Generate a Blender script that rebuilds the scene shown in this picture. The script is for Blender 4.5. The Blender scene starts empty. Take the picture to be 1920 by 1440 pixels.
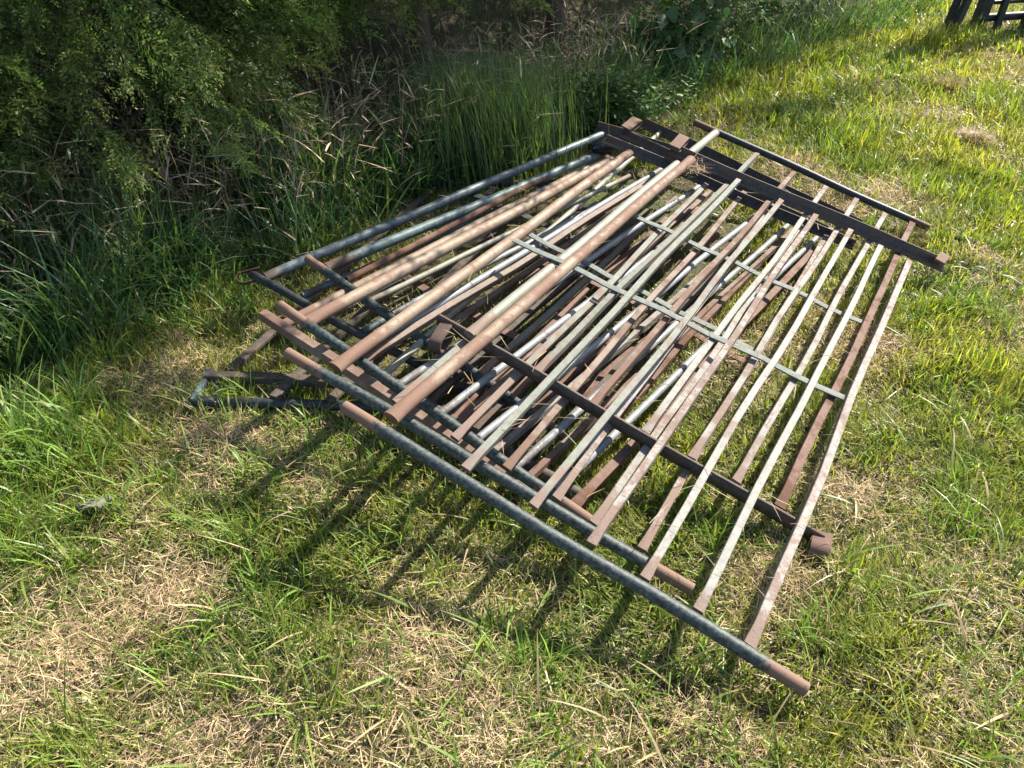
import bpy, math, random
import numpy as np
from mathutils import Vector

random.seed(7)
rng = np.random.default_rng(11)
R = math.radians
sc = bpy.context.scene
col = sc.collection

# ------------------------------------------------------------------ camera
FPX, PITCH, CAMH = 1400.0, R(38.0), 1.6          # focal length in photo pixels (1920 wide), tilt, eye height
cam = bpy.data.cameras.new('camera')
cam.sensor_width = 36.0
cam.lens = 36.0 * FPX / 1920.0
cam.clip_start = 0.05
cam.clip_end = 500.0
camo = bpy.data.objects.new('camera', cam)
camo.location = (0, 0, CAMH)
camo.rotation_euler = (R(90) - PITCH, 0, 0)
col.objects.link(camo)
sc.camera = camo

# ------------------------------------------------------------------ light
SUN_AZ, SUN_EL = R(49.0), R(42.0)                 # azimuth measured from the view direction towards the right
SKY, SUNP = 0.10, 5.0
w = bpy.data.worlds.new('World')
sc.world = w
w.use_nodes = True
nt = w.node_tree
sky = nt.nodes.new('ShaderNodeTexSky')
sky.sky_type = 'NISHITA'
sky.sun_disc = False
sky.sun_elevation = SUN_EL
sky.sun_rotation = SUN_AZ
nt.nodes['Background'].inputs['Strength'].default_value = SKY
nt.links.new(sky.outputs[0], nt.nodes['Background'].inputs['Color'])
sl = bpy.data.lights.new('sun', 'SUN')
sl.energy = SUNP
sl.angle = R(0.53)
sl.color = (1.0, 0.93, 0.80)
so = bpy.data.objects.new('sun', sl)
sd = Vector((math.sin(SUN_AZ) * math.cos(SUN_EL), math.cos(SUN_AZ) * math.cos(SUN_EL), math.sin(SUN_EL)))
so.rotation_euler = sd.to_track_quat('Z', 'Y').to_euler()
so.location = (6, 8, 8)
col.objects.link(so)
vs = sc.view_settings
vs.view_transform = 'Standard'
vs.look = 'None'
vs.gamma = 1.0
vs.exposure = 1.55
vs.use_curve_mapping = False
sc.cycles.max_bounces = 6
sc.cycles.transparent_max_bounces = 4

# ------------------------------------------------------------------ helpers
def at(x, y, z=0.0):
    """point of the place at height z that the photograph shows at pixel x, y"""
    a = (x - 960) / FPX
    b = (y - 720) / FPX
    d = np.array([a, math.cos(PITCH) - b * math.sin(PITCH), -math.sin(PITCH) - b * math.cos(PITCH)])
    t = (z - CAMH) / d[2]
    return d * t + np.array([0, 0, CAMH])

class Plane:
    """a slightly tilted layer of the pile"""
    def __init__(s, pts, n=None):
        if n is None:
            p = [at(*q) for q in pts]
            n = np.cross(p[1] - p[0], p[2] - p[0])
            n /= np.linalg.norm(n)
            if n[2] < 0: n = -n
            s.o = p[0]
        else:
            s.o = pts
        s.n = n
    def shift(s, dz):
        return Plane(s.o + np.array([0, 0, dz]), s.n)
    def __call__(s, x, y, lift=0.0):
        c = np.array([0, 0, CAMH])
        d = at(x, y, 0.0) - c
        o = s.o + s.n * lift
        return c + d * (np.dot(o - c, s.n) / np.dot(d, s.n))

def tag(o, label=None, cat=None, group=None, kind=None):
    if label: o['label'] = label
    if cat: o['category'] = cat
    if group: o['group'] = group
    if kind: o['kind'] = kind
    return o

def empty(name, loc, label, cat, group=None):
    o = bpy.data.objects.new(name, None)
    o.empty_display_size = 0.1
    o.location = loc
    col.objects.link(o)
    return tag(o, label, cat, group)

def link(name, me, parent=None, mat=None):
    o = bpy.data.objects.new(name, me)
    if mat is not None and len(me.materials) == 0: me.materials.append(mat)
    col.objects.link(o)
    if parent is not None: o.parent = parent
    return o

def np_mesh(name, V, F, colr=None, wear=None, uv=None, smooth=False, mat=None):
    """V (n,3) verts, F (m,3|4) faces, colr (n,3) point colour"""
    V = np.ascontiguousarray(V, np.float32)
    F = np.ascontiguousarray(F, np.int32)
    me = bpy.data.meshes.new(name)
    k = F.shape[1]
    me.vertices.add(len(V)); me.vertices.foreach_set('co', V.ravel())
    me.loops.add(F.size); me.loops.foreach_set('vertex_index', F.ravel())
    me.polygons.add(len(F)); me.polygons.foreach_set('loop_start', np.arange(0, F.size, k, dtype=np.int32))
    if smooth: me.polygons.foreach_set('use_smooth', np.ones(len(F), bool))
    me.update(calc_edges=True)
    if colr is not None:
        a = me.attributes.new('col', 'FLOAT_COLOR', 'POINT')
        c = np.ones((len(V), 4), np.float32); c[:, :3] = colr
        a.data.foreach_set('color', c.ravel())
    if wear is not None:
        a = me.attributes.new('wear', 'FLOAT', 'POINT')
        a.data.foreach_set('value', np.ascontiguousarray(wear, np.float32))
    if uv is not None:
        a = me.attributes.new('along', 'FLOAT_VECTOR', 'POINT')
        a.data.foreach_set('vector', np.ascontiguousarray(uv, np.float32).ravel())
    if mat: me.materials.append(mat)
    return me

def vnoise(x, y, scale, seed):
    """smooth value noise 0..1"""
    r = np.random.default_rng(seed).random((256, 256))
    u = np.asarray(x) / scale + 100.3; v = np.asarray(y) / scale + 57.7
    iu = np.floor(u).astype(int); iv = np.floor(v).astype(int)
    fu = u - iu; fv = v - iv
    fu = fu * fu * (3 - 2 * fu); fv = fv * fv * (3 - 2 * fv)
    g = lambda a, b: r[a % 256, b % 256]
    return (g(iu, iv) * (1 - fu) + g(iu + 1, iv) * fu) * (1 - fv) + (g(iu, iv + 1) * (1 - fu) + g(iu + 1, iv + 1) * fu) * fv

# hedge foot line: s < 0 under the hedge, s > 0 on the grass side; u runs along it
HO = np.array([-2.1, 2.6]); HD = np.array([0.725, 0.689]); HN = np.array([0.689, -0.725])
def hedge_s(x, y): return (x - HO[0]) * HN[0] + (y - HO[1]) * HN[1]
def hedge_u(x, y): return (x - HO[0]) * HD[0] + (y - HO[1]) * HD[1]
def hedge_pt(u, s, z=0.0): return np.array([HO[0] + HD[0] * u + HN[0] * s, HO[1] + HD[1] * u + HN[1] * s, z])

def poly_mask(P, x, y):
    ins = np.zeros(np.shape(x), bool)
    j = len(P) - 1
    for i in range(len(P)):
        ins ^= ((P[i, 1] > y) != (P[j, 1] > y)) & (x < (P[j, 0] - P[i, 0]) * (y - P[i, 1]) / (P[j, 1] - P[i, 1] + 1e-12) + P[i, 0])
        j = i
    return ins
PILE = np.array([at(*q)[:2] for q in ((480, 560), (1120, 262), (1330, 262), (1740, 440), (1720, 560), (1480, 1270), (700, 830))])
CORE = np.array([at(*q)[:2] for q in ((560, 600), (1120, 300), (1300, 330), (1400, 440), (1130, 800), (960, 870), (760, 800))])
def pile_mask(x, y):
    """inside the footprint of the pile"""
    return poly_mask(PILE, x, y)
def core_mask(x, y):
    """where the pile lies thickest and little grass grows through"""
    return poly_mask(CORE, x, y)

def gz(x, y):
    """height of the ground"""
    x = np.asarray(x, float); y = np.asarray(y, float)
    z = (vnoise(x, y, 0.55, 1) - 0.5) * 0.045 + (vnoise(x, y, 0.16, 2) - 0.5) * 0.022
    s = hedge_s(x, y)
    z = z + np.clip(-s - 0.55, 0, 3) * 0.5        # bank added under the hedge to block light from behind
    return np.where(pile_mask(x, y), z * 0.5 - 0.012, z)

# ------------------------------------------------------------------ materials
def nodes(name):
    m = bpy.data.materials.new(name); m.use_nodes = True
    t = m.node_tree; b = t.nodes['Principled BSDF']
    return m, t, b
def N(t, typ, **kw):
    n = t.nodes.new(typ)
    for k, v in kw.items(): setattr(n, k, v)
    return n
def mixc(t, fac, a, b):
    n = N(t, 'ShaderNodeMix', data_type='RGBA')
    for sock, v in ((n.inputs[0], fac), (n.inputs[6], a), (n.inputs[7], b)):
        if isinstance(v, (int, float)): sock.default_value = v
        elif isinstance(v, tuple): sock.default_value = (*v, 1)
        else: t.links.new(v, sock)
    return n.outputs[2]
def ramp(t, src, lo, hi):
    n = N(t, 'ShaderNodeMapRange'); n.inputs[1].default_value = lo; n.inputs[2].default_value = hi
    n.clamp = True
    t.links.new(src, n.inputs[0]); return n.outputs[0]
def noise(t, vec, scale, detail=6, rough=0.6):
    n = N(t, 'ShaderNodeTexNoise'); n.inputs['Scale'].default_value = scale
    n.inputs['Detail'].default_value = detail; n.inputs['Roughness'].default_value = rough
    t.links.new(vec, n.inputs['Vector']); return n.outputs['Fac']
def mth(t, op, a, b):
    n = N(t, 'ShaderNodeMath', operation=op)
    for s, v in ((n.inputs[0], a), (n.inputs[1], b)):
        if isinstance(v, (int, float)): s.default_value = v
        else: t.links.new(v, s)
    return n.outputs[0]

def metal(name, paint, paint2, rust, rust2, amount, scale=9.0, rough=0.62, scratch=0.0, spec=0.35, edge=(0.40, 0.60)):
    """worn paint over rusty steel; amount = how much rust shows through"""
    m, t, b = nodes(name)
    tc = N(t, 'ShaderNodeTexCoord'); oi = N(t, 'ShaderNodeObjectInfo')
    at_ = N(t, 'ShaderNodeAttribute', attribute_name='along'); wr = N(t, 'ShaderNodeAttribute', attribute_name='wear')
    rnd = N(t, 'ShaderNodeVectorMath', operation='ADD')
    cx = N(t, 'ShaderNodeCombineXYZ'); t.links.new(mth(t, 'MULTIPLY', oi.outputs['Random'], 37.0), cx.inputs[0])
    t.links.new(tc.outputs['Object'], rnd.inputs[0]); t.links.new(cx.outputs[0], rnd.inputs[1])
    v = rnd.outputs[0]
    big = noise(t, v, scale * 0.45, 3); mid = noise(t, v, scale * 2.2, 8, 0.7); fine = noise(t, v, scale * 14, 5, 0.7)
    base = mixc(t, ramp(t, mid, *edge), paint, paint2)
    rc = mixc(t, ramp(t, fine, 0.3, 0.7), rust, rust2)
    f = mth(t, 'ADD', mth(t, 'MULTIPLY', big, 0.55), mth(t, 'MULTIPLY', mid, 0.45))
    f = mth(t, 'ADD', f, mth(t, 'MULTIPLY', fine, 0.25))
    f = mth(t, 'ADD', f, mth(t, 'MULTIPLY', wr.outputs['Fac'], 0.5))
    f = mth(t, 'ADD', f, mth(t, 'MULTIPLY', mth(t, 'SUBTRACT', oi.outputs['Random'], 0.5), 0.12))
    th = 0.95 - 0.6 * amount
    fac = ramp(t, f, th - 0.04, th + 0.04)
    c = mixc(t, fac, base, rc)
    h = mth(t, 'ADD', mth(t, 'MULTIPLY', mid, 0.5), mth(t, 'MULTIPLY', fine, 0.7))
    if scratch > 0:
        mp = N(t, 'ShaderNodeVectorMath', operation='MULTIPLY'); mp.inputs[1].default_value = (95.0, 9.0, 9.0)
        ad = N(t, 'ShaderNodeVectorMath', operation='ADD'); t.links.new(at_.outputs['Vector'], ad.inputs[0]); t.links.new(cx.outputs[0], ad.inputs[1])
        t.links.new(ad.outputs[0], mp.inputs[0])
        sn = noise(t, mp.outputs[0], 1.0, 4, 0.6)
        sf = mth(t, 'MULTIPLY', ramp(t, sn, 0.56, 0.66), scratch)
        c = mixc(t, sf, c, rust)
        h = mth(t, 'SUBTRACT', h, mth(t, 'MULTIPLY', sf, 0.5))
    # dirt specks
    sp = ramp(t, noise(t, v, scale * 7, 3, 0.8), 0.68, 0.76)
    c = mixc(t, mth(t, 'MULTIPLY', sp, 0.6), c, (0.05, 0.04, 0.03))
    t.links.new(c, b.inputs['Base Color'])
    t.links.new(mth(t, 'ADD', mth(t, 'MULTIPLY', fac, 0.2), rough), b.inputs['Roughness'])
    b.inputs['Specular IOR Level'].default_value = spec
    bp = N(t, 'ShaderNodeBump'); bp.inputs['Strength'].default_value = 0.55; bp.inputs['Distance'].default_value = 0.0016
    t.links.new(h, bp.inputs['Height']); t.links.new(bp.outputs[0], b.inputs['Normal'])
    return m

RUST, RUST2 = (0.125, 0.070, 0.045), (0.175, 0.108, 0.078)
PINK, PINK2 = (0.150, 0.102, 0.082), (0.20, 0.150, 0.126)
M = {
 'rail':   metal('dark_green_pipe_paint', (0.012, 0.020, 0.020), (0.085, 0.102, 0.098), RUST, RUST2, 0.15, 42, 0.5, spec=0.35, edge=(0.42, 0.68)),
 'teal':   metal('teal_pipe_paint', (0.045, 0.080, 0.085), (0.10, 0.138, 0.135), (0.04, 0.03, 0.024), RUST, 0.26, 24, 0.5),
 'blue':   metal('blue_grey_pipe_paint', (0.055, 0.074, 0.086), (0.125, 0.155, 0.155), (0.035, 0.032, 0.032), RUST, 0.22, 18, 0.45),
 'tan':    metal('tan_rust_pipe', (0.19, 0.135, 0.095), (0.245, 0.19, 0.138), (0.135, 0.076, 0.052), (0.18, 0.108, 0.077), 0.5, 17, 0.6),
 'cream':  metal('cream_paint_pipe', (0.19, 0.192, 0.15), (0.24, 0.238, 0.195), (0.15, 0.112, 0.082), PINK2, 0.32, 18, 0.55),
 'grey':   metal('grey_green_flaking_paint', (0.128, 0.136, 0.115), (0.18, 0.184, 0.16), PINK, PINK2, 0.44, 18, 0.66, 0.4, spec=0.22),
 'pale':   metal('pale_grey_flaking_paint', (0.185, 0.18, 0.164), (0.25, 0.244, 0.224), PINK, PINK2, 0.42, 18, 0.66, 0.65, spec=0.22),
 'pink':   metal('pink_scaled_paint', (0.265, 0.242, 0.22), (0.185, 0.148, 0.127), PINK, PINK2, 0.5, 19, 0.68, 0.9, spec=0.22),
 'salmon': metal('salmon_rust', (0.165, 0.122, 0.098), (0.195, 0.16, 0.134), (0.13, 0.076, 0.055), PINK, 0.5, 18, 0.68, 0.4, spec=0.22),
 'rust':   metal('red_brown_rust', (0.115, 0.066, 0.050), (0.16, 0.098, 0.078), (0.07, 0.034, 0.025), RUST, 0.45, 26, 0.8, 0.4),
 'galv':   metal('pale_zinc_tube', (0.165, 0.176, 0.184), (0.235, 0.245, 0.25), (0.065, 0.070, 0.075), (0.13, 0.108, 0.092), 0.34, 34, 0.45, spec=0.45),
 'angle':  metal('brown_angle_iron', (0.045, 0.036, 0.030), (0.088, 0.069, 0.056), (0.062, 0.040, 0.029), (0.115, 0.080, 0.061), 0.4, 20, 0.7),
 'strap':  metal('grey_green_strap', (0.095, 0.108, 0.098), (0.145, 0.158, 0.146), (0.09, 0.07, 0.055), PINK, 0.34, 22, 0.68, spec=0.2),
 'black':  metal('black_bitumen_paint', (0.011, 0.013, 0.015), (0.032, 0.036, 0.040), (0.035, 0.022, 0.016), RUST, 0.2, 20, 0.5),
}

def leaf_mat(name, trans=0.45, rough=0.5, spec=0.3, tint=(1.25, 1.3, 0.55)):
    m, t, b = nodes(name)
    a = N(t, 'ShaderNodeAttribute', attribute_name='col')
    t.links.new(a.outputs['Color'], b.inputs['Base Color'])
    b.inputs['Roughness'].default_value = rough
    b.inputs['Specular IOR Level'].default_value = spec
    tr = N(t, 'ShaderNodeBsdfTranslucent')
    mu = N(t, 'ShaderNodeMix', data_type='RGBA', blend_type='MULTIPLY'); mu.inputs[0].default_value = 1
    t.links.new(a.outputs['Color'], mu.inputs[6]); mu.inputs[7].default_value = (*tint, 1)
    t.links.new(mu.outputs[2], tr.inputs['Color'])
    mx = N(t, 'ShaderNodeMixShader'); mx.inputs[0].default_value = trans
    t.links.new(b.outputs[0], mx.inputs[1]); t.links.new(tr.outputs[0], mx.inputs[2])
    t.links.new(mx.outputs[0], t.nodes['Material Output'].inputs['Surface'])
    return m
M['blade'] = leaf_mat('grass_blade', 0.42, 0.42, 0.4)
M['straw'] = leaf_mat('dry_straw_blade', 0.25, 0.6, 0.3, (1.1, 1.0, 0.8))
M['needle'] = leaf_mat('conifer_needle', 0.35, 0.55, 0.25, (1.25, 1.4, 0.6))
M['leaf'] = leaf_mat('broad_leaf', 0.30, 0.55, 0.25)

def ground_mat():
    m, t, b = nodes('thatch_and_soil')
    tc = N(t, 'ShaderNodeTexCoord'); v = tc.outputs['Object']
    n1 = noise(t, v, 1.6, 5); n2 = noise(t, v, 28, 8, 0.75); n3 = noise(t, v, 120, 4, 0.7)
    soil = mixc(t, ramp(t, n2, 0.35, 0.65), (0.055, 0.042, 0.028), (0.15, 0.115, 0.065))
    green = mixc(t, ramp(t, n3, 0.3, 0.7), (0.03, 0.045, 0.012), (0.085, 0.105, 0.03))
    c = mixc(t, ramp(t, n1, 0.42, 0.6), soil, green)
    t.links.new(c, b.inputs['Base Color']); b.inputs['Roughness'].default_value = 0.95
    bp = N(t, 'ShaderNodeBump'); bp.inputs['Strength'].default_value = 0.8; bp.inputs['Distance'].default_value = 0.02
    t.links.new(mth(t, 'ADD', n2, n3), bp.inputs['Height']); t.links.new(bp.outputs[0], b.inputs['Normal'])
    return m
M['ground'] = ground_mat()

def bark_mat():
    m, t, b = nodes('brown_bark')
    tc = N(t, 'ShaderNodeTexCoord'); n = noise(t, tc.outputs['Object'], 20, 6)
    t.links.new(mixc(t, n, (0.05, 0.035, 0.025), (0.15, 0.11, 0.085)), b.inputs['Base Color']); b.inputs['Roughness'].default_value = 0.9
    bp = N(t, 'ShaderNodeBump'); bp.inputs['Distance'].default_value = 0.01
    t.links.new(n, bp.inputs['Height']); t.links.new(bp.outputs[0], b.inputs['Normal'])
    return m
M['bark'] = bark_mat()

# ------------------------------------------------------------------ ground
def build_ground():
    # fine sheet where the camera stands, one outer ring to the horizon
    def axis(lo, hi, a, b, fine):
        mid = np.arange(a, b + 1e-6, fine)
        o1 = -np.geomspace(0.3, a - lo, 14)[::-1] + a
        o2 = np.geomspace(0.3, hi - b, 14) + b
        return np.concatenate([o1, mid, o2])
    xs = axis(-150, 150, -4.5, 7.5, 0.06); ys = axis(-150, 200, 0.0, 11.0, 0.06)
    X, Y = np.meshgrid(xs, ys, indexing='ij')
    Z = gz(X, Y)
    far = (np.abs(X) > 12) | (Y > 16) | (Y < -4)
    Z = np.where(far, np.minimum(Z, 0.0), Z)
    Z = np.minimum(Z, 1.1)
    nx, ny = X.shape
    V = np.stack([X, Y, Z], -1).reshape(-1, 3)
    i = np.arange(nx * ny).reshape(nx, ny)
    F = np.stack([i[:-1, :-1], i[1:, :-1], i[1:, 1:], i[:-1, 1:]], -1).reshape(-1, 4)
    o = link('ground', np_mesh('ground', V, F, smooth=True, mat=M['ground']))
    tag(o, kind='structure')
build_ground()

# ------------------------------------------------------------------ metalwork
def profile(kind, n=12):
    if kind == 'round':
        a = np.linspace(0, 2 * math.pi, n, endpoint=False)
        return np.stack([np.cos(a), np.sin(a)], 1) * 0.5
    c = 0.43                                        # box with rounded edges, unit size
    return np.array([(.5, -c), (.5, c), (c, .5), (-c, .5), (-.5, c), (-.5, -c), (-c, -.5), (c, -.5)])

def loft(name, pts, ups, W, H, kind='round', wear=None, n=12, caps=True, hollow=False):
    """sweep a profile along pts; W along the side axis, H along the up axis"""
    pts = np.asarray(pts, float); k = len(pts)
    ups = np.asarray(ups, float)
    if ups.ndim == 1: ups = np.repeat(ups[None], k, 0)
    W = np.broadcast_to(W, k); H = np.broadcast_to(H, k)
    tan = np.gradient(pts, axis=0); tan /= np.linalg.norm(tan, axis=1)[:, None]
    side = np.cross(tan, ups); side /= np.linalg.norm(side, axis=1)[:, None]
    up = np.cross(side, tan)
    pr = profile(kind, n); m = len(pr)
    V = pts[:, None] + side[:, None] * (pr[None, :, :1] * W[:, None, None]) + up[:, None] * (pr[None, :, 1:] * H[:, None, None])
    V = V.reshape(-1, 3)
    i = np.arange(k - 1)[:, None] * m; j = np.arange(m)[None]; j2 = (j + 1) % m
    F = np.stack([i + j, i + j2, i + m + j2, i + m + j], -1).reshape(-1, 4)
    s = np.concatenate([[0], np.cumsum(np.linalg.norm(np.diff(pts, axis=0), axis=1))])
    wv = np.zeros(k) if wear is None else np.asarray(wear)
    wearv = np.repeat(wv, m)
    ang = np.tile(np.arange(m) / m, k)
    uv = np.stack([np.repeat(s, m), ang, np.zeros(k * m)], 1)
    if caps:
        # centre-fan caps as quads; an open pipe gets a sunk mouth
        for e, sg in ((0, -1), (k - 1, 1)):
            ring = e * m
            if hollow and kind == 'round':
                inner = pts[e] + (V[ring:ring + m] - pts[e]) * 0.82
                deep = inner - tan[e] * sg * 0.03
                b0 = len(V); V = np.concatenate([V, inner, deep])
                wearv = np.concatenate([wearv, np.full(2 * m, 1.0)]); uv = np.concatenate([uv, np.repeat(uv[ring:ring + 1], 2 * m, 0)])
                jj = np.arange(m); j3 = (jj + 1) % m
                q1 = np.stack([ring + j3, ring + jj, b0 + jj, b0 + j3], -1); q2 = np.stack([b0 + j3, b0 + jj, b0 + m + jj, b0 + m + j3], -1)
                hh = np.arange(1, m - 1, 2)
                q3 = np.stack([np.full(len(hh), b0 + m), b0 + m + hh, b0 + m + hh + 1, b0 + m + (hh + 2) % m], -1)
                Fc = np.concatenate([q1, q2, q3])
            else:
                hh = np.arange(1, m - 1, 2)
                Fc = np.stack([np.full(len(hh), ring), ring + hh, ring + hh + 1, ring + (hh + 2) % m], -1)
            if sg < 0: Fc = Fc[:, ::-1]
            F = np.concatenate([F, Fc])
    # drop degenerate quads
    return V, F, wearv, uv

def put(name, parent, V, F, wear, uv, mat, smooth):
    base = np.array(parent.location) if parent is not None else np.zeros(3)
    root = parent
    if parent is not None and parent.parent is not None: base = np.array(parent.parent.location) + base
    F = np.asarray(F)
    me = np_mesh(name, V - base, F, wear=wear, uv=uv, smooth=smooth, mat=mat)
    me.validate()
    if smooth:
        try: me.set_sharp_from_angle(angle=R(40))
        except Exception: pass
    return link(name, me, parent)

UP = np.array([0, 0, 1.0])
def member(parent, name, a, b, up, mat, kind='round', w=0.04, h=None, flat=(0, 0), wear=(0, 0), bend=0.004, n=12, hollow=False, roll=0.0):
    """a straight-ish tube or bar from a to b, optionally with hammered-flat ends"""
    h = h or w
    a = np.asarray(a, float); b = np.asarray(b, float)
    L = np.linalg.norm(b - a); t = (b - a) / L
    if roll:
        r_ = random.uniform(-roll, roll); sd0 = np.cross(t, up); up = np.asarray(up) * math.cos(r_) + sd0 / np.linalg.norm(sd0) * math.sin(r_)
    st = [0.0]
    for d in (0.018, 0.04, 0.065, 0.10, 0.15):
        if d < L * 0.3: st.append(d / L)
    st += list(np.linspace(0.12, 0.88, 9)) if L > 0.6 else [0.5]
    for d in (0.15, 0.10, 0.065, 0.04, 0.018):
        if d < L * 0.3: st.append(1 - d / L)
    st.append(1.0); st = np.array(sorted(st))
    side = np.cross(t, up); side /= np.linalg.norm(side)
    ph = [random.uniform(0, 6.28) for _ in range(4)]
    win = np.sin(st * math.pi)
    o1 = bend * win * (np.sin(st * 7 + ph[0]) + 0.5 * np.sin(st * 15 + ph[1]))
    o2 = bend * 0.6 * win * np.sin(st * 6 + ph[2])
    pts = a + (b - a) * st[:, None] + side * o1[:, None] + np.asarray(up) * o2[:, None]
    W = np.full(len(st), w); H = np.full(len(st), h)
    d0 = st * L; d1 = (1 - st) * L
    for fl, d in ((flat[0], d0), (flat[1], d1)):
        if fl:
            f = np.clip(1 - d / 0.06, 0, 1); f = f * f * (3 - 2 * f)
            W = W * (1 + 0.26 * f * fl); H = H * (1 - 0.45 * f * fl)
    wv = np.maximum(wear[0] * np.clip(1 - (d0 - 0.01) / 0.16, 0, 1), wear[1] * np.clip(1 - (d1 - 0.01) / 0.16, 0, 1))
    V, F, wr, uv = loft(name, pts, up, W, H, kind, wv, n, True, hollow)
    return put(name, parent, V, F, wr, uv, mat, True)

def angle_iron(parent, a, b, up, inward, mat, leg=0.045, flange=0.05, th=0.005, down=True, name='angle_iron'):
    """L section: a leg lying under the bars (pointing inward) and a flange at the outer edge"""
    a = np.asarray(a, float); b = np.asarray(b, float); t = (b - a) / np.linalg.norm(b - a)
    inw = inward - t * np.dot(inward, t); inw /= np.linalg.norm(inw)
    upn = np.cross(t, inw); upn = upn if upn[2] > 0 else -upn
    s = -1 if down else 1
    prof = [(0, 0), (leg, 0), (leg, s * th), (th, s * th), (th, s * flange), (0, s * flange)]
    st = np.linspace(0, 1, 10)
    pts = a + (b - a) * st[:, None] + upn * (0.003 * np.sin(st * 9 + random.uniform(0, 6)))[:, None]
    m = 6
    V = np.concatenate([[p + inw * x + upn * y for x, y in prof] for p in pts])
    F = []
    for k in range(len(pts) - 1):
        for j in range(m):
            F.append((k * m + j, k * m + (j + 1) % m, (k + 1) * m + (j + 1) % m, (k + 1) * m + j))
    for k in (0, len(pts) - 1):
        o = k * m
        F += [(o, o + 1, o + 2, o + 3), (o, o + 3, o + 4, o + 5)]
    L = np.linalg.norm(b - a)
    uv = np.stack([np.repeat(st * L, m), np.tile(np.arange(m) / m, len(pts)), np.zeros(m * len(pts))], 1)
    wr = np.repeat(np.maximum(0, 1 - np.minimum(st, 1 - st) * L / 0.1), m)
    return put(name, parent, V, np.array(F), wr, uv, mat, False)

def hinge_loop(parent, p, out, spread, mat, length=0.075, gap=0.05, width=0.04, th=0.006, name='hinge_loop'):
    """U of flat bar welded to a rail end"""
    out = np.array(out, float); out = out / np.linalg.norm(out)
    spread = np.array(spread, float); spread = spread - out * np.dot(spread, out); spread = spread / np.linalg.norm(spread)
    wd = np.cross(out, spread)
    r = gap / 2
    path = [p + spread * r - out * 0.03, p + spread * r, p + spread * r + out * (length * .5), p + spread * r + out * length]
    for k in range(1, 7):
        a = math.pi * k / 7
        path.append(p + out * (length + r * math.sin(a)) + spread * (r * math.cos(a)))
    path += [p - spread * r + out * length, p - spread * r + out * (length * .5), p - spread * r]
    path = np.array(path)
    tan = np.gradient(path, axis=0)
    ups = np.cross(wd, tan)
    V, F, wr, uv = loft(name, path, ups, width, th, 'box', np.ones(len(path)) * 0.6)
    return put(name, parent, V, F, wr, uv, mat, True)

# layers of the pile ------------------------------------------------
PA = Plane([(730, 785, 0.325), (1403, 1213, 0.088), (1293, 297, 0.335)])
PB, PC, PD = PA.shift(-0.040), PA.shift(-0.083), PA.shift(-0.128)
PG = Plane([(495, 592, 0.19), (985, 915, 0.062), (1300, 390, 0.11)])
PF = Plane([(577, 485, 0.235), (1070, 825, 0.035), (1128, 287, 0.21)])
PE = Plane([(478, 518, 0.175), (800, 692, 0.055), (1130, 252, 0.20)])
PH = Plane([(362, 752, 0.035), (655, 760, 0.035), (800, 345, 0.03)])

SQ = 0.0215
def bars(parent, PL, lst, near_lift=0.0):
    for (p, q, kind, mat, *rest) in lst:
        a = PL(*p); b = PL(*q)
        wn = rest[0] if rest else None
        if kind == 'thick': member(parent, 'pipe', a, b, PL.n, M[mat], 'round', (wn or 0.044) * 0.90, flat=(0.7, 0.3), wear=(0.5, 0.3), n=16, bend=0.003)
        elif kind == 'tube': member(parent, 'tube', a, b, PL.n, M[mat], 'round', (wn or 0.028) * 0.88, wear=(0.3, 0.2), bend=0.004)
        elif kind == 'flat': member(parent, 'bar', a, b, PL.n, M[mat], 'box', wn or 0.034, 0.012, wear=(0.5, 0.5), bend=0.004)
        else: member(parent, 'bar', a, b, PL.n, M[mat], 'box', (wn or SQ) * (0.85 if wn else 1), (wn or SQ) * (0.85 if wn else 1) * 1.08, flat=(1, 0.35), wear=(0.35, 0.15), bend=0.0055, roll=0.16)

def strap(parent, PL, p, q, lift, mat='strap', w=0.026, name='cross_strap'):
    a = PL(*p, lift); b = PL(*q, lift)
    k = 14; st = np.linspace(0, 1, k)
    pts = a + (b - a) * st[:, None] + PL.n * (0.004 * np.sin(st * 22 + random.uniform(0, 6)))[:, None]
    V, F, wr, uv = loft(name, pts, PL.n, w, 0.006, 'box')
    return put(name, parent, V, F, wr, uv, M[mat], True)

def hurdle(name, loc, label):
    return empty(name, tuple(loc), label, 'hurdle', 'rusty livestock hurdles stacked in the pile')

# --- ground frame under the pile
h = hurdle('metal_gate', at(362, 752), 'dark tubular gate lying flat on the grass under the pile, corner sticking out lower left')
h['category'] = 'gate'; del h['group']
member(h, 'rail', PH(362, 752), PH(930, 772), PH.n, M['black'], w=0.036, wear=(0.4, 0))
member(h, 'rail', PH(388, 706, .012), PH(930, 730, .012), PH.n, M['angle'], w=0.034, kind='box', h=0.03)
member(h, 'rail', PH(690, 346, .01), PH(1075, 342, .01), PH.n, M['black'], w=0.036)
member(h, 'end_plate', PH(364, 757), PH(395, 698), PH.n, M['blue'], 'box', 0.02, 0.04, bend=0.001)
member(h, 'gusset', PH(404, 747), PH(418, 712), PH.n, M['black'], 'box', 0.03, 0.006, bend=0.001)
for p, q in (((430, 694), (812, 352)), ((513, 745), (926, 352)), ((618, 752), (1010, 350))):
    member(h, 'bar', PH(*p, .02), PH(*q, .02), PH.n, M['angle'], 'box', 0.034, 0.012)

lo_ = empty('iron_bar', tuple(at(1080, 745)), 'loose red rusty flat bar lying on the grass beneath the pale bars', 'bar')
fb = Plane([(1080, 745, 0.03), (1330, 545, 0.035), (1200, 800, 0.03)])
member(lo_, 'bar', fb(1080, 748), fb(1335, 540), fb.n, M['rust'], 'box', 0.04, 0.014, wear=(.5, .5))

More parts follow.
